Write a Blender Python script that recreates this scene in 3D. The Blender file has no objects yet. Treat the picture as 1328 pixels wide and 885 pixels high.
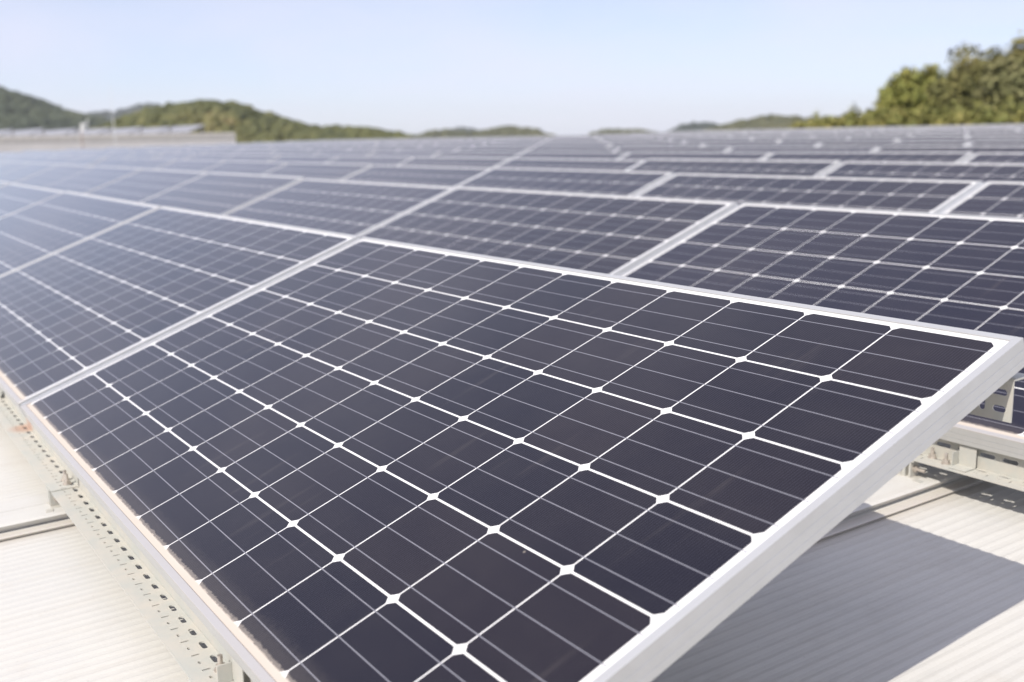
import bpy, bmesh, math, random
import numpy as np
from mathutils import Vector, Matrix, noise

random.seed(7)
S = bpy.context.scene
COL = S.collection
rad = math.radians

# ------------------------------------------------------------------ camera, sky, sun, exposure
CAM_LOC = Vector((2.66839992, -0.39242535, 0.61080142))
CAM_R = Vector((0.55888241, 0.82902923, -0.01899944))
CAM_D = Vector((0.14928781, -0.12312551, -0.98109799))       # image "down"
CAM_F = Vector((-0.81569823, 0.54548202, -0.19257664))
FPX = 1357.155
cam_data = bpy.data.cameras.new("camera")
cam = bpy.data.objects.new("camera", cam_data)
COL.objects.link(cam)
m = Matrix((CAM_R, -CAM_D, -CAM_F)).transposed().to_4x4()
m.translation = CAM_LOC
cam.matrix_world = m
cam_data.sensor_width = 36.0
cam_data.lens = FPX / 1328.0 * 36.0
cam_data.clip_start = 0.05
cam_data.clip_end = 20000
cam_data.dof.use_dof = True
cam_data.dof.focus_distance = 1.62
cam_data.dof.aperture_fstop = 3.6
cam_data.dof.aperture_blades = 0
S.camera = cam

SUN_DIR = Vector((0.27, -0.80, 1.0)).normalized()            # towards the sun
world = bpy.data.worlds.new("World")
S.world = world
world.use_nodes = True
wn = world.node_tree
for n in list(wn.nodes):
    wn.nodes.remove(n)
sky = wn.nodes.new("ShaderNodeTexSky")
sky.sky_type = 'NISHITA'
sky.sun_disc = False
sky.sun_elevation = math.asin(SUN_DIR.z)
sky.sun_rotation = math.atan2(SUN_DIR.x, SUN_DIR.y)
sky.altitude = 50
sky.air_density = 0.7
sky.dust_density = 0.6
sky.ozone_density = 3.0
bg = wn.nodes.new("ShaderNodeBackground")
bg.inputs['Strength'].default_value = 0.132
wo = wn.nodes.new("ShaderNodeOutputWorld")
thin = wn.nodes.new("ShaderNodeMix")                        # thin high haze over the blue
thin.data_type = 'RGBA'
tcw = wn.nodes.new("ShaderNodeTexCoord")
mpw = wn.nodes.new("ShaderNodeMapping"); mpw.inputs['Scale'].default_value = (1.2, 3.0, 9.0)
nzw = wn.nodes.new("ShaderNodeTexNoise"); nzw.inputs['Scale'].default_value = 1.6; nzw.inputs['Detail'].default_value = 6
mrw = wn.nodes.new("ShaderNodeMapRange")
mrw.inputs[1].default_value = 0.35; mrw.inputs[2].default_value = 0.75
mrw.inputs[3].default_value = 0.50; mrw.inputs[4].default_value = 0.80
wn.links.new(tcw.outputs['Generated'], mpw.inputs[0]); wn.links.new(mpw.outputs[0], nzw.inputs['Vector'])
wn.links.new(nzw.outputs[0], mrw.inputs[0]); wn.links.new(mrw.outputs[0], thin.inputs[0])
thin.inputs[7].default_value = (5.35, 5.25, 6.2, 1)
wn.links.new(sky.outputs[0], thin.inputs[6])
wn.links.new(thin.outputs[2], bg.inputs[0])
wn.links.new(bg.outputs[0], wo.inputs[0])

sun_l = bpy.data.lights.new("sun", 'SUN')
sun_l.energy = 4.0
sun_l.angle = rad(0.53)
sun_l.color = (1.0, 0.945, 0.86)
sun_o = bpy.data.objects.new("sun", sun_l)
COL.objects.link(sun_o)
sun_o.rotation_euler = (-SUN_DIR).to_track_quat('-Z', 'Y').to_euler()
sun_o.location = (0, -20, 30)

S.view_settings.view_transform = 'Standard'
S.view_settings.look = 'None'
S.view_settings.gamma = 1
S.view_settings.exposure = 0.35
S.render.engine = 'CYCLES'


def cam_point(px, py, depth):
    """world point seen at photo pixel (px, py), depth metres along the view axis"""
    return CAM_LOC + (CAM_F + CAM_R * ((px - 664) / FPX) + CAM_D * ((py - 442.5) / FPX)) * depth


def project(w):
    d = Vector(w) - CAM_LOC
    z = d.dot(CAM_F)
    if z < 0.15:
        return None
    return (664 + FPX * d.dot(CAM_R) / z, 442.5 + FPX * d.dot(CAM_D) / z, z)


# ------------------------------------------------------------------ frame of reference of the array
TILT = rad(20.3)
SLOPE = rad(0.76)                                            # the roof rises away from the camera
V = Vector((0, math.cos(TILT), math.sin(TILT)))
N = Vector((0, -math.sin(TILT), math.cos(TILT)))
D = Vector((0, math.cos(SLOPE), math.sin(SLOPE)))            # up the roof
RN = Vector((0, -math.sin(SLOPE), math.cos(SLOPE)))
ROW, COLP = 1.5085, 1.9815
PAN = -0.157                                                 # roof pan below the cell plane origin
CREST = -0.135
GROUND = -9.0


# ------------------------------------------------------------------ helpers
def tag(o, label=None, cat=None, group=None, kind=None):
    if label: o['label'] = label
    if cat: o['category'] = cat
    if group: o['group'] = group
    if kind: o['kind'] = kind
    return o


def empty(name, loc=(0, 0, 0), rot=(0, 0, 0)):
    o = bpy.data.objects.new(name, None)
    o.empty_display_size = 0.1
    o.location = loc
    o.rotation_euler = rot
    COL.objects.link(o)
    return o


class MB:
    """collects vertices and faces, then links them as one mesh object"""
    def __init__(self):
        self.v, self.f, self.mi = [], [], []

    def face(self, pts, mi=0):
        i = len(self.v)
        self.v += [tuple(p) for p in pts]
        self.f.append(tuple(range(i, i + len(pts))))
        self.mi.append(mi)

    def box(self, lo, hi, mat=None, mi=0):
        x0, y0, z0 = lo; x1, y1, z1 = hi
        c = [Vector(p) for p in ((x0,y0,z0),(x1,y0,z0),(x1,y1,z0),(x0,y1,z0),(x0,y0,z1),(x1,y0,z1),(x1,y1,z1),(x0,y1,z1))]
        if mat: c = [mat @ p for p in c]
        i = len(self.v)
        self.v += [tuple(p) for p in c]
        for q in ((3,2,1,0),(4,5,6,7),(0,1,5,4),(1,2,6,5),(2,3,7,6),(3,0,4,7)):
            self.f.append(tuple(i + k for k in q)); self.mi.append(mi)

    def tube(self, p0, p1, r0, r1=None, n=10, mi=0, caps=True):
        r1 = r0 if r1 is None else r1
        p0, p1 = Vector(p0), Vector(p1)
        a = (p1 - p0).normalized()
        b = a.orthogonal().normalized(); c = a.cross(b)
        i = len(self.v)
        for p, r in ((p0, r0), (p1, r1)):
            for k in range(n):
                t = 2 * math.pi * k / n
                self.v.append(tuple(p + b * (math.cos(t) * r) + c * (math.sin(t) * r)))
        for k in range(n):
            k2 = (k + 1) % n
            self.f.append((i + k, i + k2, i + n + k2, i + n + k)); self.mi.append(mi)
        if caps:
            self.f.append(tuple(i + k for k in reversed(range(n)))); self.mi.append(mi)
            self.f.append(tuple(i + n + k for k in range(n))); self.mi.append(mi)

    def build(self, name, mats, parent=None, smooth=False, bevel=0.0, weld=False):
        me = bpy.data.meshes.new(name)
        me.from_pydata(self.v, [], self.f)
        if not isinstance(mats, (list, tuple)): mats = [mats]
        for mm in mats: me.materials.append(mm)
        if len(mats) > 1: me.polygons.foreach_set('material_index', self.mi)
        if smooth: me.polygons.foreach_set('use_smooth', [True] * len(me.polygons))
        if weld:
            b = bmesh.new(); b.from_mesh(me)
            bmesh.ops.remove_doubles(b, verts=b.verts, dist=1e-5)
            bmesh.ops.recalc_face_normals(b, faces=b.faces)
            b.to_mesh(me); b.free()
        me.update()
        o = bpy.data.objects.new(name, me)
        COL.objects.link(o)
        if parent: o.parent = parent
        if bevel:
            md = o.modifiers.new('bevel', 'BEVEL'); md.width = bevel; md.segments = 2; md.limit_method = 'ANGLE'
        return o


# ------------------------------------------------------------------ shader mini language
class X:
    nt = None
    def __init__(self, s): self.s = s
    @staticmethod
    def m(op, *a):
        n = X.nt.nodes.new('ShaderNodeMath'); n.operation = op
        for i, q in enumerate(a):
            if isinstance(q, X): X.nt.links.new(q.s, n.inputs[i])
            else: n.inputs[i].default_value = q
        return X(n.outputs[0])
    def __add__(s, o): return X.m('ADD', s, o)
    def __sub__(s, o): return X.m('SUBTRACT', s, o)
    def __mul__(s, o): return X.m('MULTIPLY', s, o)
    def __truediv__(s, o): return X.m('DIVIDE', s, o)
    def __lt__(s, o): return X.m('LESS_THAN', s, o)
    def __gt__(s, o): return X.m('GREATER_THAN', s, o)
    def frac(s): return X.m('FRACT', s)
    def abs(s): return X.m('ABSOLUTE', s)
    def sqrt(s): return X.m('SQRT', s)
    def inv(s): return X.m('SUBTRACT', 1.0, s)
    def floor(s): return X.m('FLOOR', s)


def smooth01(v, a, b):
    n = X.nt.nodes.new('ShaderNodeMapRange'); n.interpolation_type = 'SMOOTHSTEP'
    X.nt.links.new(v.s, n.inputs[0])
    n.inputs[1].default_value = a; n.inputs[2].default_value = b
    return X(n.outputs[0])


def new_mat(name):
    mt = bpy.data.materials.new(name); mt.use_nodes = True
    X.nt = mt.node_tree
    b = X.nt.nodes['Principled BSDF']
    return mt, X.nt, b


def coords(kind='Object'):
    n = X.nt.nodes.new('ShaderNodeTexCoord')
    return n.outputs[kind]


def xyz(vec):
    n = X.nt.nodes.new('ShaderNodeSeparateXYZ'); X.nt.links.new(vec, n.inputs[0])
    return X(n.outputs[0]), X(n.outputs[1]), X(n.outputs[2])


def noise_tex(vec, scale, detail=4, rough=0.55, sx=1, sy=1, sz=1, out=0):
    mp = X.nt.nodes.new('ShaderNodeMapping'); mp.inputs['Scale'].default_value = (sx, sy, sz)
    X.nt.links.new(vec, mp.inputs[0])
    n = X.nt.nodes.new('ShaderNodeTexNoise')
    n.inputs['Scale'].default_value = scale; n.inputs['Detail'].default_value = detail; n.inputs['Roughness'].default_value = rough
    X.nt.links.new(mp.outputs[0], n.inputs['Vector'])
    return X(n.outputs[out])


def mixc(fac, a, b):
    n = X.nt.nodes.new('ShaderNodeMix'); n.data_type = 'RGBA'
    for sock, q in ((n.inputs[0], fac), (n.inputs[6], a), (n.inputs[7], b)):
        if isinstance(q, X): X.nt.links.new(q.s, sock)
        elif isinstance(q, (int, float)): sock.default_value = q
        elif isinstance(q, tuple): sock.default_value = (*q, 1)
        else: X.nt.links.new(q, sock)
    return n.outputs[2]


def ramp(fac, stops):
    n = X.nt.nodes.new('ShaderNodeValToRGB')
    X.nt.links.new(fac.s, n.inputs[0])
    e = n.color_ramp.elements
    while len(e) < len(stops): e.new(0.5)
    for el, (p, c) in zip(e, stops):
        el.position = p; el.color = (*c, 1)
    return n.outputs[0]


def link(a, b):
    X.nt.links.new(a.s if isinstance(a, X) else a, b)


def bump(height, dist, strength=1.0):
    n = X.nt.nodes.new('ShaderNodeBump')
    n.inputs['Distance'].default_value = dist; n.inputs['Strength'].default_value = strength
    link(height, n.inputs['Height'])
    return n.outputs[0]


# ------------------------------------------------------------------ materials
PU, PV = 0.1585, 0.1587
LU, LV = 12 * PU, 6 * PV


def cell_material():
    mt, nt, b = new_mat('solar_cells_under_glass')
    co = coords()
    u, v, w = xyz(co)
    fu = u / PU; fv = v / PV
    a = (fu.frac() - 0.5).abs() * PU
    c = (fv.frac() - 0.5).abs() * PV
    inside = (a < 0.0781) * (c < 0.0776) * ((a * a + c * c).sqrt() < 0.1041)
    arr = (u > 0.0) * (u < LU) * (v > 0.0) * (v < LV)
    cell = inside * arr
    # three busbars per cell, running along the string
    t = ((fv * 3.0).frac() - 0.5).abs() * (PV / 3)
    bus = (t < 0.0008) * (u > -0.006) * (u < LU + 0.006) * (v > 0.0) * (v < LV)
    # interconnect ribbon in the side margins
    pair = (v / (2 * PV)).frac()
    e1 = (u - (LU + 0.0055)).abs() < 0.0022
    e2 = (u + 0.0055).abs() < 0.0022
    ribbon = X.m('MAXIMUM', e1, e2) * (pair > 0.05) * (pair < 0.95) * (v > 0.0) * (v < LV)
    # printed fingers, across the busbars
    fing = ((u / 0.0044).frac() - 0.5).abs() < 0.11
    # cell to cell tone
    vn = nt.nodes.new('ShaderNodeCombineXYZ')
    link(fu.floor(), vn.inputs[0]); link(fv.floor(), vn.inputs[1])
    oi = nt.nodes.new('ShaderNodeObjectInfo')
    link(oi.outputs['Random'], vn.inputs[2])
    wnz = nt.nodes.new('ShaderNodeTexWhiteNoise'); wnz.noise_dimensions = '3D'
    link(vn.outputs[0], wnz.inputs['Vector'])
    tone = X(wnz.outputs[0])
    rnd = X(oi.outputs['Random'])
    ccol = mixc(tone * 0.8 + 0.1, (0.0035, 0.0040, 0.010), (0.0125, 0.0098, 0.0135))
    ccol = mixc(rnd * 0.45 + 0.1, ccol, (0.005, 0.007, 0.026))
    ccol = mixc(fing * 0.42, ccol, (0.065, 0.062, 0.085))
    col = mixc(cell, (0.72, 0.71, 0.70), ccol)
    col = mixc(ribbon, col, (0.60, 0.60, 0.61))
    col = mixc(bus, col, (0.19, 0.19, 0.22))
    # dust: thin film everywhere, silt line along the lower edge
    n1 = noise_tex(co, 9, 5, 0.6)
    n2 = noise_tex(co, 95, 4, 0.7, 1, 1.6, 1)
    n3 = noise_tex(co, 420, 2, 0.5)
    film = (smooth01(n1, 0.30, 0.75) * 0.7 + 0.3) * 0.013 + smooth01(n3, 0.72, 0.80) * 0.10
    silt = smooth01(v - n2 * 0.008, 0.0005, -0.0035) * (n1 * 0.7 + 0.5)
    silt2 = smooth01(v - (n2 - 0.5) * 0.012, 0.009, 0.006) * 0.26 + smooth01(v - n2 * 0.03, 0.03, 0.0) * 0.05
    # run marks and a few dried drops
    run = smooth01(noise_tex(co, 30, 3, 0.5, 1, 0.10, 1), 0.60, 0.85) * 0.05
    vo = nt.nodes.new('ShaderNodeTexVoronoi'); vo.inputs['Scale'].default_value = 5.5
    mp = nt.nodes.new('ShaderNodeMapping'); link(co, mp.inputs[0])
    cz = nt.nodes.new('ShaderNodeCombineXYZ'); link(rnd * 40.0, cz.inputs[2]); link(rnd * 17.0, cz.inputs[0])
    link(cz.outputs[0], mp.inputs['Location']); link(mp.outputs[0], vo.inputs['Vector'])
    drop = (X(vo.outputs['Distance']) + noise_tex(co, 260, 3) * 0.02) < 0.022
    dust = X.m('MINIMUM', film + silt * 0.72 + silt2 + run + drop * 0.28, 0.9)
    col = mixc(dust, col, (0.54, 0.475, 0.41))
    col = mixc(silt * 0.55, col, (0.42, 0.365, 0.31))
    edge = X.m('MAXIMUM', X.m('MAXIMUM', u < (-0.022 + 0.0126), u > (LU + 0.022 - 0.0126)), X.m('MAXIMUM', v < (-0.020 + 0.0124), v > (LV + 0.020 - 0.0126)))
    col = mixc(edge * 0.75, col, (0.22, 0.20, 0.19))
    link(col, b.inputs['Base Color'])
    link(dust * 0.35 + 0.34, b.inputs['Roughness'])
    b.inputs['Specular IOR Level'].default_value = 0.04
    b.inputs['Coat Weight'].default_value = 1.0
    b.inputs['Coat IOR'].default_value = 1.22
    link(dust * 0.5 + 0.05 , b.inputs['Coat Roughness'])
    link((dust * -0.7 + 1.0), b.inputs['Coat Weight'])
    return mt


def alu_material():
    mt, nt, b = new_mat('anodised_aluminium_frame')
    co = coords()
    n = noise_tex(co, 14, 5, 0.6)
    col = mixc(smooth01(n, 0.35, 0.8) * 0.6, (0.60, 0.60, 0.595), (0.53, 0.525, 0.51))
    geo = nt.nodes.new('ShaderNodeNewGeometry')
    u, v, w = xyz(co)
    n2 = noise_tex(co, 95, 4, 0.7)
    silt = smooth01(v - n2 * 0.016, 0.004, -0.012) * smooth01(w, -0.004, 0.0005)
    col = mixc(silt * 0.3, col, (0.58, 0.49, 0.42))
    link(col, b.inputs['Base Color'])
    b.inputs['Metallic'].default_value = 0.6
    link(n * 0.2 + 0.36, b.inputs['Roughness'])
    return mt


def steel_material():
    mt, nt, b = new_mat('dusty_zinc_coated_steel')
    co = coords()
    u, v, w = xyz(co)
    n = noise_tex(co, 18, 6, 0.65)
    n2 = noise_tex(co, 130, 4, 0.6)
    col = mixc(smooth01(n, 0.3, 0.75), (0.44, 0.445, 0.41), (0.52, 0.485, 0.425))
    col = mixc(smooth01(n2, 0.55, 0.8) * 0.35, col, (0.48, 0.43, 0.36))
    link(col, b.inputs['Base Color'])
    b.inputs['Metallic'].default_value = 0.15
    b.inputs['Roughness'].default_value = 0.55
    return mt


def rust_steel_material():
    mt, nt, b = new_mat('zinc_coated_steel_with_rust_spot')
    co = coords()
    u, v, w = xyz(co)
    n = noise_tex(co, 18, 6, 0.65)
    n2 = noise_tex(co, 130, 4, 0.6)
    col = mixc(smooth01(n, 0.3, 0.75), (0.44, 0.445, 0.41), (0.52, 0.485, 0.425))
    col = mixc(smooth01(n2, 0.55, 0.8) * 0.35, col, (0.48, 0.43, 0.36))
    d = (((u + 0.135) * (u + 0.125)) + ((v - 0.002) * (v - 0.002) * 1.5)).sqrt() + noise_tex(co, 60, 4) * 0.03
    col = mixc(smooth01(d, 0.075, 0.028) * 0.55, col, (0.42, 0.20, 0.11))
    link(col, b.inputs['Base Color'])
    b.inputs['Metallic'].default_value = 0.1
    b.inputs['Roughness'].default_value = 0.6
    return mt


EDGE_X, SEAM_X = 0.455, 0.98


def roof_material():
    mt, nt, b = new_mat('dusty_coated_roof_sheet')
    co = coords()
    n1 = noise_tex(co, 1.3, 6, 0.62)
    n2 = noise_tex(co, 9, 5, 0.7)
    st = noise_tex(co, 22, 5, 0.7, 1, 0.06, 1)
    sp = noise_tex(co, 160, 3, 0.6)
    col = mixc(smooth01(n1, 0.3, 0.75), (0.525, 0.52, 0.495), (0.59, 0.57, 0.525))
    col = mixc(smooth01(st, 0.45, 0.8) * 0.30, col, (0.44, 0.40, 0.34))
    col = mixc(smooth01(n2, 0.52, 0.85) * 0.30, col, (0.43, 0.38, 0.32))
    u, v, w = xyz(co)
    ds = ((u - EDGE_X) / SEAM_X).frac()                       # silt lying beside the seams
    col = mixc(smooth01(ds + noise_tex(co, 7, 4, 0.7, 1, 0.25, 1) * 0.09, 0.13, 0.05) * 0.35, col, (0.40, 0.34, 0.27))
    drip = smooth01(noise_tex(co, 3.2, 5, 0.65, 1, 0.5, 1), 0.56, 0.62) * 0.16
    col = mixc(drip, col, (0.44, 0.42, 0.39))
    col = mixc(smooth01(sp, 0.66, 0.78) * 0.4, col, (0.33, 0.30, 0.27))
    link(col, b.inputs['Base Color'])
    b.inputs['Metallic'].default_value = 0.08
    link(n2 * 0.25 + 0.42, b.inputs['Roughness'])
    link(bump(n2, 0.0012), b.inputs['Normal'])
    return mt


def plain(name, col, rough=0.6, metal=0.0, var=0.12, scale=6, col2=None):
    mt, nt, b = new_mat(name)
    n = noise_tex(coords(), scale, 5, 0.6)
    c2 = col2 or tuple(c * (1 - var * 2) for c in col)
    link(mixc(smooth01(n, 0.3, 0.72), col, c2), b.inputs['Base Color'])
    b.inputs['Roughness'].default_value = rough
    b.inputs['Metallic'].default_value = metal
    return mt


def foliage(name, stops, scale=0.25, scale2=2.0):
    mt, nt, b = new_mat(name)
    co = coords()
    n = noise_tex(co, scale, 3, 0.6) * 0.6 + noise_tex(co, scale2, 4, 0.7) * 0.4
    link(ramp(smooth01(n, 0.30, 0.70), stops), b.inputs['Base Color'])
    b.inputs['Roughness'].default_value = 0.75
    b.inputs['Specular IOR Level'].default_value = 0.2
    return mt


M_CELL = cell_material()
M_ALU = alu_material()
M_STEEL = steel_material()
M_RUST = rust_steel_material()
M_ROOF = roof_material()
M_BACK = plain('white_backsheet', (0.55, 0.56, 0.58), 0.5)
M_BOLT = plain('stainless_bolt', (0.62, 0.56, 0.50), 0.35, 0.6, 0.15, 80)
M_WALL = plain('beige_metal_wall', (0.78, 0.74, 0.69), 0.6, 0, 0.06, 0.6)
M_WHITE = plain('white_painted_metal', (0.78, 0.78, 0.76), 0.5)
M_POST = plain('brown_grey_post', (0.42, 0.33, 0.28), 0.6)
M_GROUND = plain('dry_grass_ground', (0.10, 0.11, 0.06), 0.9, 0, 0.2, 0.02, (0.16, 0.14, 0.09))
M_BARK = plain('bark', (0.16, 0.125, 0.10), 0.9, 0, 0.2, 3)

# ------------------------------------------------------------------ ground and hills
g = MB()
R = 3600
g.face([(-R, -R, GROUND), (R, -R, GROUND), (R, R, GROUND), (-R, R, GROUND)])
tag(g.build('ground', M_GROUND), kind='structure')


def crown_blob(mb, c, r, rz, seed, lod=1):
    """one lumpy far-off tree crown, as a closed low mesh"""
    seg, rings = (7, 4) if lod == 1 else (10, 6)
    i = len(mb.v)
    rnd = random.Random(seed)
    ph = rnd.random() * 6
    mb.v.append((c[0], c[1], c[2] + rz))
    for k in range(1, rings):
        th = math.pi * k / rings
        for s in range(seg):
            a = ph + 2 * math.pi * s / seg
            q = 1 + rnd.uniform(-0.22, 0.22)
            mb.v.append((c[0] + math.sin(th) * math.cos(a) * r * q, c[1] + math.sin(th) * math.sin(a) * r * q, c[2] + math.cos(th) * rz * q))
    mb.v.append((c[0], c[1], c[2] - rz))
    for s in range(seg):
        mb.f.append((i, i + 1 + s, i + 1 + (s + 1) % seg)); mb.mi.append(0)
    for k in range(rings - 2):
        for s in range(seg):
            a = i + 1 + k * seg + s; b2 = i + 1 + k * seg + (s + 1) % seg
            mb.f.append((a, a + seg, b2 + seg, b2)); mb.mi.append(0)
    e = len(mb.v) - 1; o = i + 1 + (rings - 2) * seg
    for s in range(seg):
        mb.f.append((o + s, e, o + (s + 1) % seg)); mb.mi.append(0)


def hill(name, pts, depth, mat, thick, tree, seed, canopy=0.0):
    """a mound whose ridge passes through the given silhouette, covered by tree crowns of size `tree`"""
    xs = [p[0] for p in pts]; ys = [p[1] for p in pts]
    fwd = Vector((CAM_F.x, CAM_F.y, 0)).normalized()
    n_a, n_b = 140, 26
    def crest(px):
        py = float(np.interp(px, xs, ys))
        return cam_point(px, py, depth)
    grid = []
    mb = MB()
    x0, x1 = xs[0], xs[-1]
    for i in range(n_a + 1):
        px = x0 + (x1 - x0) * i / n_a
        c = crest(px)
        top = c.z - tree * 0.9
        row = []
        for j in range(n_b + 1):
            t = -1 + 2 * j / n_b
            prof = (math.cos(t * math.pi) * 0.5 + 0.5) ** 0.85
            p = Vector((c.x, c.y, 0)) + fwd * (t * thick)
            z = GROUND - 2 + (top - GROUND + 2) * prof
            nn = noise.fractal(Vector((p.x, p.y, seed)) / (thick * 0.35), 0.8, 2.0, 4)
            z += nn * (top - GROUND) * 0.10 * (1 - prof)
            p.z = z
            row.append(p)
        grid.append(row)
    for row in grid:
        for p in row: mb.v.append(tuple(p))
    for i in range(n_a):
        for j in range(n_b):
            a = i * (n_b + 1) + j
            mb.f.append((a, a + 1, a + n_b + 2, a + n_b + 1)); mb.mi.append(0)
    h = mb.build(name, M_HILL_SOIL, smooth=True)
    tag(h, kind='structure')
    # the wood that covers it: nobody could count these crowns
    rnd = random.Random(seed)
    fo = MB()
    length = (grid[0][0] - grid[-1][0]).length
    cnt = int(min(11000, length * thick * 1.15 / (tree * tree * 1.1)))
    for k in range(cnt):
        fi = rnd.random() * (n_a - 1); fj = rnd.uniform(0.06, 0.62) * (n_b - 1)
        i, j = int(fi), int(fj)
        p = grid[i][j].lerp(grid[i + 1][j], fi - i).lerp(grid[i][j + 1].lerp(grid[i + 1][j + 1], fi - i), fj - j)
        r = tree * rnd.uniform(0.55, 1.05)
        crown_blob(fo, (p.x, p.y, p.z + r * 0.25), r, r * rnd.uniform(0.8, 1.15), rnd.random())
    for k in range(int(length / (tree * 0.55))):
        fi = rnd.random() * (n_a - 1); i = int(fi); j = n_b // 2
        p = grid[i][j].lerp(grid[i + 1][j], fi - i)
        r = tree * rnd.uniform(0.5, 0.85)
        crown_blob(fo, (p.x, p.y, p.z + tree * 0.9 - r * rnd.uniform(0.9, 1.15)), r, r, rnd.random())
    tag(fo.build(name + '_forest', mat), kind='stuff')


M_HILL_SOIL = plain('wooded_hill_floor', (0.05, 0.06, 0.03), 0.9, 0, 0.2, 0.05)
F_DARK = foliage('dark_pine_wood', [(0, (0.035, 0.045, 0.030)), (0.5, (0.055, 0.068, 0.040)), (1, (0.085, 0.095, 0.050))], 0.02, 0.12)
F_FAR = foliage('far_wood', [(0, (0.040, 0.050, 0.045)), (1, (0.06, 0.07, 0.055))], 0.01, 0.05)
F_OLIVE = foliage('mixed_olive_wood', [(0, (0.05, 0.058, 0.028)), (0.5, (0.10, 0.105, 0.042)), (0.85, (0.15, 0.14, 0.055)), (1, (0.17, 0.13, 0.065))], 0.035, 0.2)
F_MID = foliage('green_wood', [(0, (0.065, 0.072, 0.045)), (1, (0.115, 0.112, 0.062))], 0.02, 0.1)

hill('far_hill', [(-120, 120), (-20, 150), (60, 156), (100, 151), (130, 147), (160, 144), (180, 138), (196, 134.5), (212, 139), (240, 150), (300, 170)], 2100, F_FAR, 300, 10, 11)
hill('left_mountain', [(-400, 60), (-200, 70), (-60, 92), (0, 117), (30, 125), (60, 138), (90, 147), (115, 152), (140, 161), (175, 176)], 900, F_DARK, 240, 4.6, 12)
hill('green_hill', [(120, 172), (150, 162), (180, 149), (200, 141), (225, 136), (262, 131), (300, 133), (325, 140), (350, 149), (372, 155), (400, 163), (430, 165), (465, 166), (500, 170), (530, 176), (560, 184)], 340, F_OLIVE, 80, 2.2, 13)
hill('low_hill', [(480, 186), (530, 179), (560, 172.5), (580, 169), (600, 171), (620, 173.5), (640, 169), (658, 165), (680, 166.5), (700, 171.5), (722, 179), (750, 184)], 760, F_MID, 140, 5, 14)
hill('distant_peak', [(550, 182), (575, 172), (590, 167), (600, 165.5), (612, 168), (640, 176), (660, 184)], 2300, F_FAR, 200, 9, 15)
hill('low_ridge', [(740, 184), (765, 176), (782, 170), (800, 168.8), (830, 169.3), (848, 173), (870, 180)], 900, F_MID, 160, 5, 16)
hill('round_hill', [(850, 182), (868, 173), (884, 164), (900, 160.5), (918, 160), (930, 163.5), (945, 170), (965, 178)], 1250, F_FAR, 170, 6, 17)
hill('right_hill', [(915, 178), (935, 167), (960, 159), (990, 154), (1010, 152.5), (1035, 154), (1060, 156), (1090, 152), (1120, 148), (1170, 145), (1330, 142)], 520, F_MID, 120, 4.5, 18)

# ------------------------------------------------------------------ haze
hz = MB()
hz.box((-3700, -3700, GROUND - 1), (3700, 3700, 112))
hzm = bpy.data.materials.new('summer_haze'); hzm.use_nodes = True
hzm.node_tree.nodes.clear()
pv = hzm.node_tree.nodes.new('ShaderNodeVolumePrincipled')
pv.inputs['Density'].default_value = 0.00012
pv.inputs['Color'].default_value = (0.93, 0.96, 1.0, 1)
pv.inputs['Anisotropy'].default_value = 0.0
ho = hzm.node_tree.nodes.new('ShaderNodeOutputMaterial')
hzm.node_tree.links.new(pv.outputs[0], ho.inputs['Volume'])
tag(hz.build('haze', hzm), kind='stuff')

# ------------------------------------------------------------------ roof
ROOF_X0, ROOF_X1 = -45.5, 7.0
ROOF_Y0, ROOF_Y1 = -4.0, 26.5
EDGE0, SEAMP, CW = 0.455, 0.98, 0.165


def roof_profile():
    """(x, height over the pan) along the eaves"""
    pts = []
    k0 = int(math.floor((ROOF_X0 - EDGE0) / SEAMP))
    e = EDGE0 + k0 * SEAMP
    while e < ROOF_X1 + SEAMP:
        c0 = e - CW                          # left side of the raised seam
        # crest
        pts += [(c0 - 0.022, 0.0), (c0 - 0.020, 0.007), (c0 + 0.010, 0.0085), (c0, 0.020), (c0 + 0.006, 0.0265), (c0 + 0.078, 0.0265), (c0 + 0.081, 0.021), (c0 + 0.084, 0.0265),
                (e - 0.006, 0.0265), (e, 0.0235), (e - 0.011, 0.0095), (e + 0.019, 0.0085), (e + 0.022, 0.0065), (e + 0.017, 0.0)]
        # ribbed pan
        x = e + 0.030
        end = e + SEAMP - CW - 0.030
        n = int((end - x) / 0.0242)
        st = (end - x) / n
        for q in range(n):
            a = x + q * st
            pts += [(a, 0.0), (a + st * 0.36, 0.0), (a + st * 0.52, 0.0008), (a + st * 0.68, 0.0014), (a + st * 0.84, 0.0008)]
        pts += [(end, 0.0)]
        e += SEAMP
    return [p for p in pts if ROOF_X0 <= p[0] <= ROOF_X1]


rp = roof_profile()
mb = MB()
ys = [ROOF_Y0, 0.0, 6.0, 14.0, 20.6, ROOF_Y1]
for (x, h) in rp:
    for y in ys:
        mb.v.append((x, y, PAN + h + y * math.tan(SLOPE)))
ny = len(ys)
for i in range(len(rp) - 1):
    for j in range(ny - 1):
        if j == ny - 2 and rp[i][0] < -24: continue          # the far strip of roof only exists on the right
        a = i * ny + j
        mb.f.append((a, a + ny, a + ny + 1, a + 1)); mb.mi.append(0)
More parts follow.
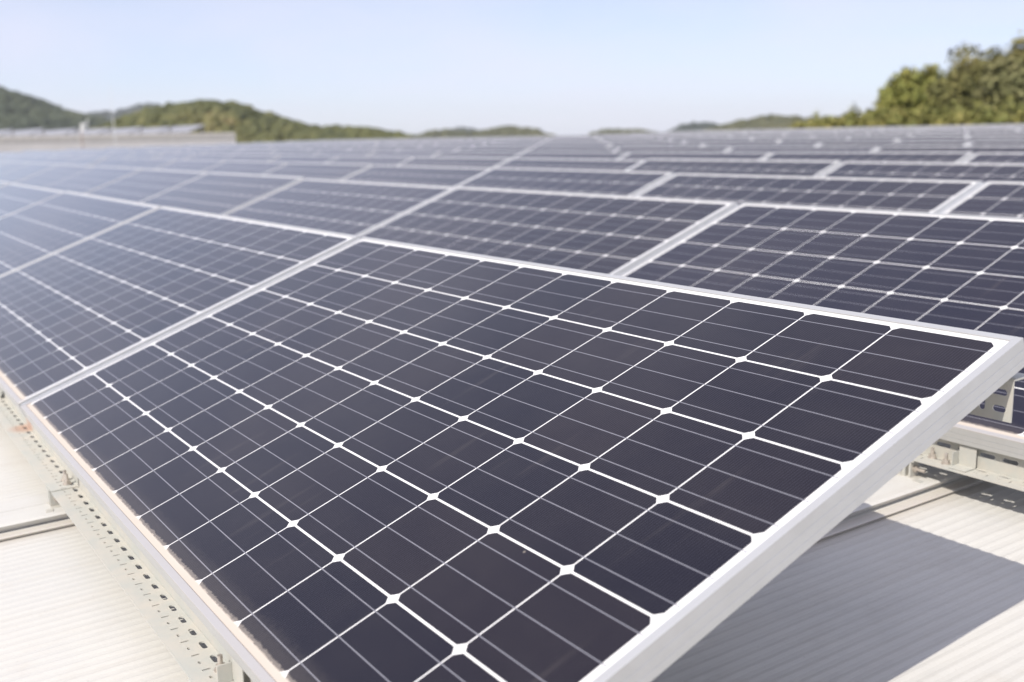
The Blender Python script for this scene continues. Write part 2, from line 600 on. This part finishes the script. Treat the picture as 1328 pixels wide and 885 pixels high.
# eaves and gable flashings, walls down to the ground
zt = lambda y: PAN - 0.004 + y * math.tan(SLOPE)
def skirt(p, q):
    mb.face([(p[0], p[1], GROUND), (q[0], q[1], GROUND), (q[0], q[1], zt(q[1])), (p[0], p[1], zt(p[1]))])
xa, xb, xc = rp[0][0], rp[-1][0], -24
skirt((xa, ROOF_Y0), (xb, ROOF_Y0)); skirt((xb, ROOF_Y0), (xb, ROOF_Y1)); skirt((xb, ROOF_Y1), (xc, ROOF_Y1))
skirt((xc, ROOF_Y1), (xc, 20.6)); skirt((xc, 20.6), (xa, 20.6)); skirt((xa, 20.6), (xa, ROOF_Y0))
tag(mb.build('roof', M_ROOF), kind='structure')

# low edge flashing at the left end of the roof
fl = empty('edge_flashing', (xa - 0.001, 0, 0))
tag(fl, 'cream metal edge strip along the left end of the roof, below the beige wall', 'edge flashing')
mb = MB()
mb.box((-0.35, ROOF_Y0, -0.55), (0, 20.6, 0.12), Matrix.Rotation(SLOPE, 4, 'X') @ Matrix.Translation((0, 0, PAN)))
mb.build('flashing_cap', M_WALL, fl, bevel=0.01)

# ------------------------------------------------------------------ solar panel prototype
MU, MV = 0.022, 0.020


def frame_mesh():
    prof = [(0.0, 0.0008), (0.0008, 0.0016), (0.0110, 0.0016), (0.0113, -0.001), (0.0016, -0.006), (0.0016, -0.0372), (0.024, -0.0372),
            (0.024, -0.0388), (0.0, -0.0388), (0.0, -0.0287), (0.0005, -0.0281), (0.0, -0.0275), (0.0, -0.0155), (0.0005, -0.0149), (0.0, -0.0143)]
    x0, x1, y0, y1 = -MU, LU + MU, -MV, LV + MV
    mb = MB()
    n = len(prof)
    cs = [(x0, y0, 1, 1), (x1, y0, -1, 1), (x1, y1, -1, -1), (x0, y1, 1, -1)]
    for k in range(4):
        a = cs[k]; c = cs[(k + 1) % 4]
        eps = 0.00015                                         # hairline mitre joint
        dx = (c[0] - a[0]); dy = (c[1] - a[1]); L = math.hypot(dx, dy); dx /= L; dy /= L
        i = len(mb.v)
        for (o, z) in prof: mb.v.append((a[0] + a[2] * o + dx * eps, a[1] + a[3] * o + dy * eps, z))
        for (o, z) in prof: mb.v.append((c[0] + c[2] * o - dx * eps, c[1] + c[3] * o - dy * eps, z))
        for q in range(n):
            q2 = (q + 1) % n
            mb.f.append((i + q2, i + q, i + n + q, i + n + q2)); mb.mi.append(0)
        mb.f.append(tuple(i + q for q in range(n))); mb.mi.append(0)
        mb.f.append(tuple(i + n + q for q in reversed(range(n)))); mb.mi.append(0)
    return mb


def laminate_mesh():
    mb = MB()
    a = 0.0108
    x0, x1, y0, y1 = -MU + a, LU + MU - a, -MV + a, LV + MV - a
    mb.box((x0, y0, -0.0055), (x1, y1, 0.0), mi=1)
    # top face carries the cells
    mb.mi[-5] = 0
    return mb


def box_mesh():
    mb = MB()
    mb.box((LU / 2 - 0.06, LV - 0.16, -0.026), (LU / 2 + 0.06, LV - 0.06, -0.0056))
    return mb


proto = empty('solar_panel', (0, 0, 0), (TILT, 0, 0))
frame_mesh().build('frame', M_ALU, proto)
laminate_mesh().build('cell_sheet', [M_CELL, M_BACK], proto)
box_mesh().build('junction_box', plain('black_plastic', (0.02, 0.02, 0.02), 0.5), proto)


def dup(root):
    r = root.copy(); COL.objects.link(r)
    for ch in list(root.children):
        c = ch.copy(); COL.objects.link(c); c.parent = r
    return r


ORD = ['', 'first', 'second', 'third', 'fourth', 'fifth', 'sixth', 'seventh', 'eighth', 'ninth', 'tenth', 'eleventh', 'twelfth',
       'thirteenth', 'fourteenth', 'fifteenth', 'sixteenth', 'seventeenth', 'eighteenth', 'nineteenth', 'twentieth', 'twenty-first', 'twenty-second']
ROWN = ['the front row'] + ['the %s row back' % ORD[k] for k in range(2, 20)]
placed = []
first = True
for k in range(17):
    seen = 0
    for j in range(0, -22 if k <= 12 else -13, -1):
        o = Vector((j * COLP + k * 0.0055, 0, 0)) + D * (ROW * k)
        vis = False
        near = False
        for uu in (0, 0.95, 1.9):
            for vv in (0, 0.95):
                p = project(o + Vector((uu, 0, 0)) + V * vv)
                if p is None: continue
                if -150 < p[0] < 1328 + 150 and 0 < p[1] < 885 + 60: near = True
                if 0 < p[0] < 1328 and 0 < p[1] < 885: vis = True
        if not near: continue
        if vis: seen += 1
        if first: r = proto; first = False
        else: r = dup(proto)
        r.location = o
        rr = random.Random(k * 100 - j)
        if k >= 2 or j < -1:
            r.rotation_euler = (TILT + rad(rr.uniform(-0.22, 0.22)), rad(rr.uniform(-0.1, 0.1)), 0)
            r.location.z += rr.uniform(-0.0015, 0.0015)
        if k == 0 and j == 0: lab = 'sharp foreground solar panel at the free right end of the front row'
        elif k == 0 and j == -1: lab = 'dark solar panel just left of the sharp foreground panel in the front row'
        elif k == 1 and j == 0: lab = 'second row solar panel cut by the right picture edge, above its slotted rail'
        elif k == 1 and j == -1: lab = "solar panel in the second row back, directly behind the foreground panel's top edge"
        elif not vis: lab = 'solar panel of %s, just beyond the picture edge' % ROWN[k]
        else: lab = 'solar panel in %s, %s one counted from the right picture edge' % (ROWN[k], ORD[seen])
        tag(r, lab, 'solar panel', 'framed solar panels set in tilted rows on the roof')
        placed.append((k, j, vis))
# aluminium rails that run up under the joints, showing as a pale strip in the gap
M_JOINT = plain('joint_rail_aluminium', (0.58, 0.59, 0.61), 0.4, 0.35, 0.08, 30)
jp = empty('joint_rail', (0, 0, 0), (TILT, 0, 0))
mb = MB()
g0, g1 = LU + MU + 0.0025 - COLP, -MU - 0.0025
mb.box((g0, -MV + 0.004, -0.045), (g1, LV + MV - 0.004, -0.0105))
mb.box((g0, -MV + 0.004, -0.0103), (g0 + 0.008, LV + MV - 0.004, -0.0035))
mb.box((g1 - 0.008, -MV + 0.004, -0.0103), (g1, LV + MV - 0.004, -0.0035))
mb.build('channel', M_JOINT, jp)
jfirst = True
have = {(k, j) for k, j, v_ in placed}
cnt = {}
for (k, j, v_) in placed:
    if (k, j - 1) not in have: continue
    o = Vector((j * COLP + k * 0.0055, 0, 0)) + D * (ROW * k)
    cnt[k] = cnt.get(k, 0) + 1
    r = jp if jfirst else dup(jp)
    jfirst = False
    r.location = o
    tag(r, 'pale aluminium strip in %s, in its %s panel gap from the right' % (ROWN[k], ORD[cnt[k]]), 'joint rail', 'aluminium strips in the gaps between neighbouring panels')
print('panels', len(placed), 'visible', sum(1 for p in placed if p[2]))


# ------------------------------------------------------------------ slotted support rails
def rounded_slot(cx, cy, lx, ly, n=4):
    r = min(lx, ly) / 2
    pts = []
    hx, hy = lx / 2 - r, ly / 2 - r
    for q, (sx, sy) in enumerate(((1, 1), (-1, 1), (-1, -1), (1, -1))):
        for k in range(n + 1):
            a = math.pi / 2 * (q + k / n)
            pts.append((cx + sx * hx + r * math.cos(a), cy + sy * hy + r * math.sin(a)))
    out = []
    for p in pts:
        if not out or math.hypot(p[0] - out[-1][0], p[1] - out[-1][1]) > 1e-5: out.append(p)
    if math.hypot(out[0][0] - out[-1][0], out[0][1] - out[-1][1]) < 1e-5: out.pop()
    return out


def slotted_plate(mb, org, au, aw, an, length, width, period, holes, th=0.0022):
    """plate of real punched holes: one template period, repeated"""
    bm = bmesh.new()
    outer = [(0, 0), (period, 0), (period, width), (0, width)]
    loops = []
    def loop(pts):
        vs = [bm.verts.new((p[0], p[1], 0)) for p in pts]
        es = [bm.edges.new((vs[i], vs[(i + 1) % len(vs)])) for i in range(len(vs))]
        loops.append(pts)
        return es
    edges = loop(outer)
    for h in holes: edges += loop(rounded_slot(*h))
    bmesh.ops.triangle_fill(bm, use_beauty=True, use_dissolve=False, edges=edges)
    bm.verts.index_update()
    tv = [tuple(v.co) for v in bm.verts]
    tf = []
    for f in bm.faces:
        ids = [v.index for v in f.verts]
        if f.normal.z < 0: ids.reverse()
        tf.append(ids)
    bm.free()
    org, au, aw, an = Vector(org), Vector(au), Vector(aw), Vector(an)
    n = max(1, int(round(length / period)))
    P = lambda x, y, z: tuple(org + au * x + aw * y + an * z)
    for k in range(n):
        dx = k * period
        i = len(mb.v)
        mb.v += [P(v[0] + dx, v[1], 0) for v in tv]
        j = len(mb.v)
        mb.v += [P(v[0] + dx, v[1], -th) for v in tv]
        for f in tf:
            mb.f.append(tuple(i + q for q in f)); mb.mi.append(0)
            mb.f.append(tuple(j + q for q in reversed(f))); mb.mi.append(0)
        for pts in loops[1:]:
            for q in range(len(pts)):
                a, b2 = pts[q], pts[(q + 1) % len(pts)]
                mb.face([P(a[0] + dx, a[1], 0), P(b2[0] + dx, b2[1], 0), P(b2[0] + dx, b2[1], -th), P(a[0] + dx, a[1], -th)])
    Lr = n * period
    mb.face([P(0, 0, 0), P(0, 0, -th), P(Lr, 0, -th), P(Lr, 0, 0)])
    mb.face([P(0, width, 0), P(Lr, width, 0), P(Lr, width, -th), P(0, width, -th)])
    mb.face([P(0, 0, 0), P(0, width, 0), P(0, width, -th), P(0, 0, -th)])
    mb.face([P(Lr, 0, 0), P(Lr, 0, -th), P(Lr, width, -th), P(Lr, width, 0)])
    return Lr


PER = 0.0488


def angle_rail(mb, x0, length, slotted=True, dz=0.0):
    """L shaped front rail: upright web behind, flange pointing to the front. z=-0.09 is the flange top"""
    web = [(PER * 0.5, 0.030, 0.033, 0.0085)]
    fl = [(PER * 0.45, 0.0445, 0.024, 0.0085),               # by the fold
          (PER * 0.92, 0.026, 0.0035, 0.0125), (PER * 0.42, 0.024, 0.008, 0.0040)]
    if slotted:
        slotted_plate(mb, (x0, 0.012, -0.090 + dz), (1, 0, 0), (0, 0, 1), (0, -1, 0), length, 0.044, PER, web)
        slotted_plate(mb, (x0, -0.043, -0.090 + dz), (1, 0, 0), (0, 1, 0), (0, 0, 1), length, 0.0548, PER, fl)
    else:
        mb.box((x0, 0.012, -0.0921), (x0 + length, 0.0142, -0.046))
        mb.box((x0, -0.043, -0.0922), (x0 + length, 0.0118, -0.090))


def bolt_into(parent, x, y, z, mat=M_BOLT, h=0.022):
    mb = MB()
    mb.tube((x, y, z), (x, y, z + 0.0018), 0.0095, n=18)
    mb.tube((x, y, z + 0.0018), (x, y, z + 0.0085), 0.0072, n=6)
    mb.tube((x, y, z + 0.0085), (x, y, z + h), 0.0036, n=12)
    mb.build('bolt', mat, parent)


def clip_into(parent, x, w=0.038):
    """folded steel clip that ties the panel frame to the rail"""
    mb = MB()
    mb.box((x, 0.0005, -0.0895), (x + w, 0.0025, -0.0475))
    mb.box((x, -0.034, -0.0895), (x + w, 0.0003, -0.0873))
    mb.box((x, 0.0005, -0.0473), (x + w, 0.014, -0.0452))
    mb.box((x - 0.0022, -0.020, -0.0895), (x - 0.0002, 0.0003, -0.060))
    mb.build('frame_clip', M_STEEL, parent, bevel=0.0006)


def clamp_into(parent, x, yc=-0.03, crest=CREST):
    """seam clamp: two jaws on the roof seam, neck, bolt and a bent strap"""
    top = -0.0925
    mb = MB()
    mb.box((x - 0.022, yc - 0.014, top - 0.004), (x + 0.016, yc + 0.020, top - 0.0005))
    mb.box((x - 0.012, yc - 0.012, crest), (x - 0.004, yc + 0.016, top - 0.0042))
    mb.box((x + 0.004, yc - 0.012, crest), (x + 0.009, yc + 0.016, top - 0.0042))
    mb.box((x - 0.022, yc - 0.014, crest + 0.0005), (x - 0.0122, yc + 0.018, crest + 0.006))
    mb.box((x + 0.0092, yc - 0.014, crest + 0.0005), (x + 0.024, yc + 0.018, crest + 0.005))
    # strap reaching over the seam edge
    a = Vector((x + 0.024, yc, crest + 0.004))
    for p, q in (((0.022, -0.016, 0.002), (0.042, -0.020, 0.0035)), ((0.042, -0.020, 0.0035), (0.050, -0.022, -0.012))):
        A = Vector((x + p[0], yc + p[1], crest + p[2])); B = Vector((x + q[0], yc + q[1], crest + q[2]))
        w = Vector((0, 0.007, 0)); h = Vector((0, 0, 0.0025))
        mb.face([A - w + h, A + w + h, B + w + h, B - w + h]); mb.face([A - w - h, B - w - h, B + w - h, A + w - h])
        mb.face([A - w - h, A - w + h, B - w + h, B - w - h]); mb.face([A + w - h, B + w - h, B + w + h, A + w + h])
    cl = mb.build('seam_clamp', M_STEEL, parent, bevel=0.0008)
    b2 = MB()
    zc = (top + crest) / 2
    b2.tube((x - 0.03, yc + 0.002, zc), (x + 0.034, yc + 0.002, zc), 0.0036, n=10)
    b2.tube((x + 0.009, yc + 0.002, zc), (x + 0.016, yc + 0.002, zc), 0.0075, n=6)
    b2.tube((x - 0.021, yc + 0.002, zc), (x - 0.0125, yc + 0.002, zc), 0.0075, n=6)
    b2.build('clamp_bolt', M_BOLT, cl)


RG = 'slotted rails under the lower edges of the panel rows'
def front_rail(k, x0, length, label, slotted, clamps, clips, bolts, mat=M_STEEL, dz=0.0):
    o = D * (ROW * k)
    t = empty('support_rail', (0, o.y, o.z))
    tag(t, label, 'support rail', RG)
    mb = MB(); angle_rail(mb, x0, length, slotted, dz)
    mb.build('slotted_angle', mat, t)
    for x in clips: clip_into(t, x)
    for x, y in bolts: bolt_into(t, x, y, -0.090 + dz)
    for x in clamps: clamp_into(t, x)
    return t


seam = lambda n: EDGE0 - 0.06 + n * SEAMP
r0a = front_rail(0, 0.433 - 50 * PER, 50 * PER, 'slotted steel rail with a rusty spot, under the left part of the front row', True,
                 [seam(0) - 0.003, seam(-1), seam(-2)], [-0.55, -1.53], [(0.376, -0.004), (0.404, -0.006)], M_RUST, dz=0.0024)
r0b = front_rail(0, 0.425, 31 * PER, 'clean slotted steel rail under the lower edge of the sharp foreground panel', True,
                 [seam(1)], [1.405], [(1.362, -0.002)], M_STEEL)
r1 = front_rail(1, 0.44 + 0.47, 22 * PER, 'slotted steel rail with bolts and clip under the second row, at the right picture edge', True,
                [seam(1)], [1.465], [(1.445, -0.012), (1.405, 0.0), (1.86, -0.010)], M_STEEL)
for k in range(1, 17):
    xs_ = [j for (kk, j, v_) in placed if kk == k]
    xl, xr = min(xs_) * COLP, max(xs_) * COLP + 1.9
    if k == 1: xr = 0.905
    cl_ = [EDGE0 - 0.06 + n * SEAMP for n in range(-10, 1) if xl < EDGE0 - 0.06 + n * SEAMP < xr] if k <= 2 else []
    front_rail(k, xl, xr - xl, ('long steel rail under the hidden left part of the second row back' if k == 1 else 'long steel rail under the lower edge of %s' % ROWN[k]), False, cl_, [], [])


def rear_rail(k, x0, length, label, slotted):
    """raised rail under the upper edge of a row, on posts that stand on the seams"""
    o = D * (ROW * k)
    t = empty('rear_rail', (0, o.y, o.z))
    tag(t, label, 'support rail', 'raised rails under the upper edges of the panel rows')
    mb = MB()
    if slotted:
        n = int(round(length / 0.056)); per = length / n
        slotted_plate(mb, (x0, 0.900, 0.224), (1, 0, 0), (0, 0, 1), (0, -1, 0), length, 0.056, per,
                      [(per * 0.62, 0.039, 0.027, 0.0085), (per * 0.24, 0.020, 0.0085, 0.020), (per * 0.68, 0.016, 0.019, 0.009)])
        mb.box((x0, 0.9005, 0.2805), (x0 + length, 0.945, 0.2827))
        for q in range(4):                                    # rounded fold
            a0, a1 = math.pi / 2 * q / 4, math.pi / 2 * (q + 1) / 4
            f = lambda a, r: (0.9025 + 0.0025 - r * math.cos(a), 0.2795 + r * math.sin(a) - 0.0005)
            p0, p1 = f(a0, 0.005), f(a1, 0.005)
            mb.face([(x0, *p0), (x0 + length, *p0), (x0 + length, *p1), (x0, *p1)])
    else:
        mb.box((x0, 0.900, 0.224), (x0 + length, 0.9022, 0.2818))
        mb.box((x0, 0.9024, 0.2796), (x0 + length, 0.945, 0.2818))
    mb.build('slotted_angle', M_STEEL, t)
    if k <= 3:
        n0 = int(math.ceil((x0 - EDGE0) / SEAMP)); x = EDGE0 - 0.08 + n0 * SEAMP
        while x < x0 + length - 0.3:
            p = MB()
            zb = CREST + 0.9 * math.tan(SLOPE)
            p.box((x - 0.02, 0.9045, zb), (x + 0.02, 0.9070, 0.27))
            p.box((x - 0.02, 0.9072, zb), (x - 0.0178, 0.940, 0.27))
            p.box((x - 0.035, 0.890, zb - 0.0005), (x + 0.035, 0.955, zb + 0.003))
            p.build('post', M_STEEL, t)
            x += SEAMP * 2
    return t


rear_rail(0, 1.922 - 30 * 0.056, 30 * 0.056, 'slotted rail end showing under the upper right corner of the foreground panel', True)
rear_rail(0, -4.2, 4.4, 'raised rail hidden under the upper edge of the left front row panels', False)
for k in range(1, 17):
    xs_ = [j for (kk, j, v_) in placed if kk == k]
    xl, xr = min(xs_) * COLP, max(xs_) * COLP + 1.9
    rear_rail(k, xl, xr - xl, 'raised rail under the upper edge of %s' % ROWN[k], False)

# ------------------------------------------------------------------ neighbouring roof on the left, with its own rows of panels
BX = -51.0
def plane_x(px, py, x):
    d = CAM_F + CAM_R * ((px - 664) / FPX) + CAM_D * ((py - 442.5) / FPX)
    return CAM_LOC + d * ((x - CAM_LOC.x) / d.x)
corner = plane_x(305, 171.5, BX)
bld = empty('factory_building', (BX, corner.y, GROUND))
tag(bld, 'neighbouring factory with a long beige wall and panels on its flat roof, far left', 'building')
H = corner.z - GROUND
mb = MB(); mb.box((-60, -40, 0), (0, 0, H - 0.35)); mb.build('wall', M_WALL, bld)
mb = MB(); mb.box((-60.1, -40.1, H - 0.345), (0.012, 0.012, H - 0.02)); mb.build('roof_edge', plain('pale_roof_trim', (0.66, 0.62, 0.56), 0.6), bld, bevel=0.02)

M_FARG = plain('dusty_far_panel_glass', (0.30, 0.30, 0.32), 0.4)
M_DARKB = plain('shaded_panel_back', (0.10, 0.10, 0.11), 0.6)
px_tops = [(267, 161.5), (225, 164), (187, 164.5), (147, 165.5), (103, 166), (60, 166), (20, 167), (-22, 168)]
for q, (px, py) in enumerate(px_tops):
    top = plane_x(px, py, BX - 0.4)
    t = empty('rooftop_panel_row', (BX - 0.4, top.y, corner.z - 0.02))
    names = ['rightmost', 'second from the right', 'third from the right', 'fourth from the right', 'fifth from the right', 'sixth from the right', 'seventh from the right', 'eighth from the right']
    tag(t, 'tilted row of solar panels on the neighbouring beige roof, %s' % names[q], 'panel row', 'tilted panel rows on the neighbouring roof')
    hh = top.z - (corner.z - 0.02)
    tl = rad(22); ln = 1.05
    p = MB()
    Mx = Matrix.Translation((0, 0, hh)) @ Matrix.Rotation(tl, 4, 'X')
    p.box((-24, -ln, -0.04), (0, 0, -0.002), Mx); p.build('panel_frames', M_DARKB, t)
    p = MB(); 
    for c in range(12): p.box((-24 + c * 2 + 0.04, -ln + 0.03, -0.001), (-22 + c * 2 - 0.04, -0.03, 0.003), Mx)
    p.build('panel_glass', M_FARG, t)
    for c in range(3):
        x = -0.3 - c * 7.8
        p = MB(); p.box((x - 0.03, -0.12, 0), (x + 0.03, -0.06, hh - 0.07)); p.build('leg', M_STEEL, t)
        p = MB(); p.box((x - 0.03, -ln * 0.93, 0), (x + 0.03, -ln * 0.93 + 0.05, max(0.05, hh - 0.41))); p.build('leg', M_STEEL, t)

# weather sensor and thin mast in front of that building
b0 = plane_x(108, 196, -45.6); b1 = plane_x(113, 165, -45.6)
ws = empty('weather_sensor', (b0.x, b0.y, b0.z - 0.3))
tag(ws, 'small white weather sensor on a thin brown post at the left roof edge', 'weather sensor')
hgt = b1.z - b0.z + 0.3
mb = MB(); mb.tube((0, 0, 0), (0, 0, hgt - 0.12), 0.03, 0.025, 10); mb.build('post', M_POST, ws)
mb = MB()
for q in range(6): mb.tube((0, 0.1, hgt - 0.15 + q * 0.055), (0, 0.1, hgt - 0.11 + q * 0.055), 0.13, 0.10, 14)
mb.build('shield', M_WHITE, ws)
mb = MB(); mb.box((-0.015, -0.1, hgt - 0.13), (0.015, 0.28, hgt - 0.10)); mb.tube((0, 0.28, hgt - 0.1), (0, 0.28, hgt + 0.28), 0.02); mb.tube((-0.1, 0.28, hgt + 0.28), (0.1, 0.28, hgt + 0.30), 0.03)
mb.build('sensor_arm', M_WHITE, ws)
m0 = plane_x(149, 182, -49); m1 = plane_x(150, 109, -49)
ms = empty('antenna_mast', (m0.x, m0.y, m0.z - 1.0))
tag(ms, 'thin pale mast rising against the sky above the left hills', 'mast')
mb = MB(); mh = m1.z - m0.z + 1.0
mb.tube((0, 0, 0), (0, 0, mh * 0.55), 0.028, 0.022, 10); mb.build('pole', M_WHITE, ms)
mb = MB(); mb.tube((0, 0, mh * 0.55), (0, 0, mh), 0.013, 0.007, 8); mb.build('tip_rod', M_WHITE, ms)

# ------------------------------------------------------------------ trees
def leaf_tree(name, base, height, width, mat, label, cat, group, seed, clumps=46, leaves=150, leaf=0.22, trunk=True):
    t = empty(name, base)
    tag(t, label, cat, group)
    rnd = random.Random(seed)
    if trunk:
        mb = MB()
        h0 = height * 0.42
        mb.tube((0, 0, 0), (0.1, 0.05, h0), width * 0.045, width * 0.03, 10)
        for q in range(7):
            a = rnd.random() * 6.28; z = h0 * rnd.uniform(0.55, 1.0)
            e = (math.cos(a) * width * 0.28, math.sin(a) * width * 0.28, z + height * rnd.uniform(0.12, 0.35))
            mb.tube((0.08, 0.04, z), e, width * 0.02, width * 0.006, 7)
        mb.tube((0.1, 0.05, h0), (0, 0, height * 0.85), width * 0.03, width * 0.006, 8)
        mb.build('trunk', M_BARK, t)
    mb = MB()
    lo = 0.22 if trunk else 0.0
    phase = rnd.random() * 6.28
    for c in range(clumps):
        # clump centres spread evenly (golden spiral shells) over an irregular egg
        sh = (1.0, 0.93, 0.72, 0.45)[c % 4]
        zz = 1 - 2 * (c + 0.5) / clumps
        an = c * 2.39996 + phase
        lump = 0.80 + 0.34 * noise.noise(Vector((math.cos(an) * 1.4, math.sin(an) * 1.4, zz * 1.8 + seed * 3.1)))
        rr = math.sqrt(max(0.0, 1 - zz * zz)) ** 0.8
        q = sh * lump * rnd.uniform(0.9, 1.08)
        cx = math.cos(an) * rr * width * 0.46 * q; cy = math.sin(an) * rr * width * 0.46 * q
        cz = height * (lo + (1 - lo) * (0.46 + zz * 0.46 * (0.5 + 0.5 * q)))
        cr = width * rnd.uniform(0.075, 0.15)
        for l in range(leaves):
            v = Vector((rnd.gauss(0, 1), rnd.gauss(0, 1), rnd.gauss(0, 1))).normalized() * (cr * rnd.uniform(0.35, 1.15))
            p = Vector((cx, cy, cz)) + Vector((v.x, v.y, v.z * 0.8))
            s = leaf * rnd.uniform(0.5, 1.3)
            nrm = (v.normalized() + Vector((rnd.uniform(-.7, .7), rnd.uniform(-.7, .7), rnd.uniform(-.3, .9)))).normalized()
            a = nrm.orthogonal().normalized(); b = nrm.cross(a)
            an2 = rnd.random() * 3.14
            a2 = a * math.cos(an2) + b * math.sin(an2); b2 = nrm.cross(a2)
            mb.face([p + a2 * s, p + b2 * s * 0.6, p - a2 * s, p - b2 * s * 0.6])
    mb.build('crown', mat, t)
    return t


F_T1 = foliage('yellow_green_leaves', [(0, (0.10, 0.115, 0.03)), (0.45, (0.20, 0.205, 0.05)), (1, (0.34, 0.30, 0.09))], 0.35, 1.8)
F_T2 = foliage('olive_leaves', [(0, (0.085, 0.09, 0.035)), (0.5, (0.16, 0.155, 0.055)), (1, (0.27, 0.225, 0.085))], 0.35, 1.8)
F_T3 = foliage('grey_green_leaves', [(0, (0.12, 0.13, 0.06)), (0.5, (0.19, 0.185, 0.08)), (1, (0.26, 0.23, 0.11))], 0.35, 1.8)
F_SH = foliage('autumn_shrub_leaves', [(0, (0.12, 0.14, 0.04)), (0.5, (0.20, 0.20, 0.06)), (1, (0.29, 0.24, 0.08))], 0.5, 2.5)

TG = 'broadleaved trees beyond the right end of the roof'
def tree_at(px, ptop, wpx, depth, mat, label, seed, name='broadleaf_tree', **kw):
    top = cam_point(px, ptop, depth)
    base = Vector((top.x, top.y, GROUND))
    h = (top.z - GROUND) * 1.10
    w = wpx / FPX * depth * 1.6
    return leaf_tree(name, base, h, w, mat, label, 'tree', TG, seed, **kw)

tree_at(1168, 97, 66, 62, F_T1, 'bright yellow-green tree at the left end of the tree group', 1, clumps=300, leaves=60, leaf=0.17)
tree_at(1200, 86, 66, 66, F_T1, 'yellow-green tree with a pointed top, second of the tree group from the left', 2, clumps=300, leaves=60, leaf=0.17)
tree_at(1232, 103, 60, 61, F_T2, 'lower olive tree filling the dip in the middle of the tree group', 3, clumps=300, leaves=60, leaf=0.17)
tree_at(1272, 68, 84, 68, F_T2, 'tall rounded olive tree right of the dip in the tree group', 4, clumps=300, leaves=60, leaf=0.17)
tree_at(1308, 80, 70, 62, F_T3, 'grey-green tree in front of the tallest tree at the right', 5, clumps=300, leaves=60, leaf=0.17)
tree_at(1345, 44, 92, 70, F_T2, 'tallest tree of the group, cut by the right picture edge', 6, clumps=300, leaves=60, leaf=0.17)
tree_at(1408, 60, 90, 66, F_T3, 'grey-green tree just beyond the right picture edge', 7, clumps=300, leaves=60, leaf=0.17)
sh = [(1052, 158, 26), (1070, 156, 26), (1090, 152, 30), (1112, 150, 28), (1133, 147, 30), (1154, 146, 26), (1185, 143, 40), (1225, 141, 40), (1262, 143, 38), (1300, 141, 40), (1334, 142, 36)]
pos = ['with an orange tip at the left end of the shrub line', 'second from the left in the shrub line', 'third from the left in the shrub line',
       'in the middle of the open shrub line', 'last but one before the big trees', 'touching the foot of the bright yellow-green tree',
       'standing in front of the pointed yellow-green tree', 'in front of the dip between the big trees', 'in front of the tall rounded olive tree',
       'in front of the grey-green tree at the right', 'at the right picture edge under the tallest tree']
for q, (px, py, w) in enumerate(sh):
    dep = 56 - (q % 3) * 1.5
    top = cam_point(px, py, dep)
    leaf_tree('shrub', Vector((top.x, top.y, GROUND)), (top.z - GROUND) * 1.105, w / FPX * dep * 3.6, F_SH,
              'yellow autumn shrub tree %s' % pos[q], 'shrub', 'autumn shrub trees behind the last rows', 40 + q, clumps=190, leaves=45, leaf=0.13)
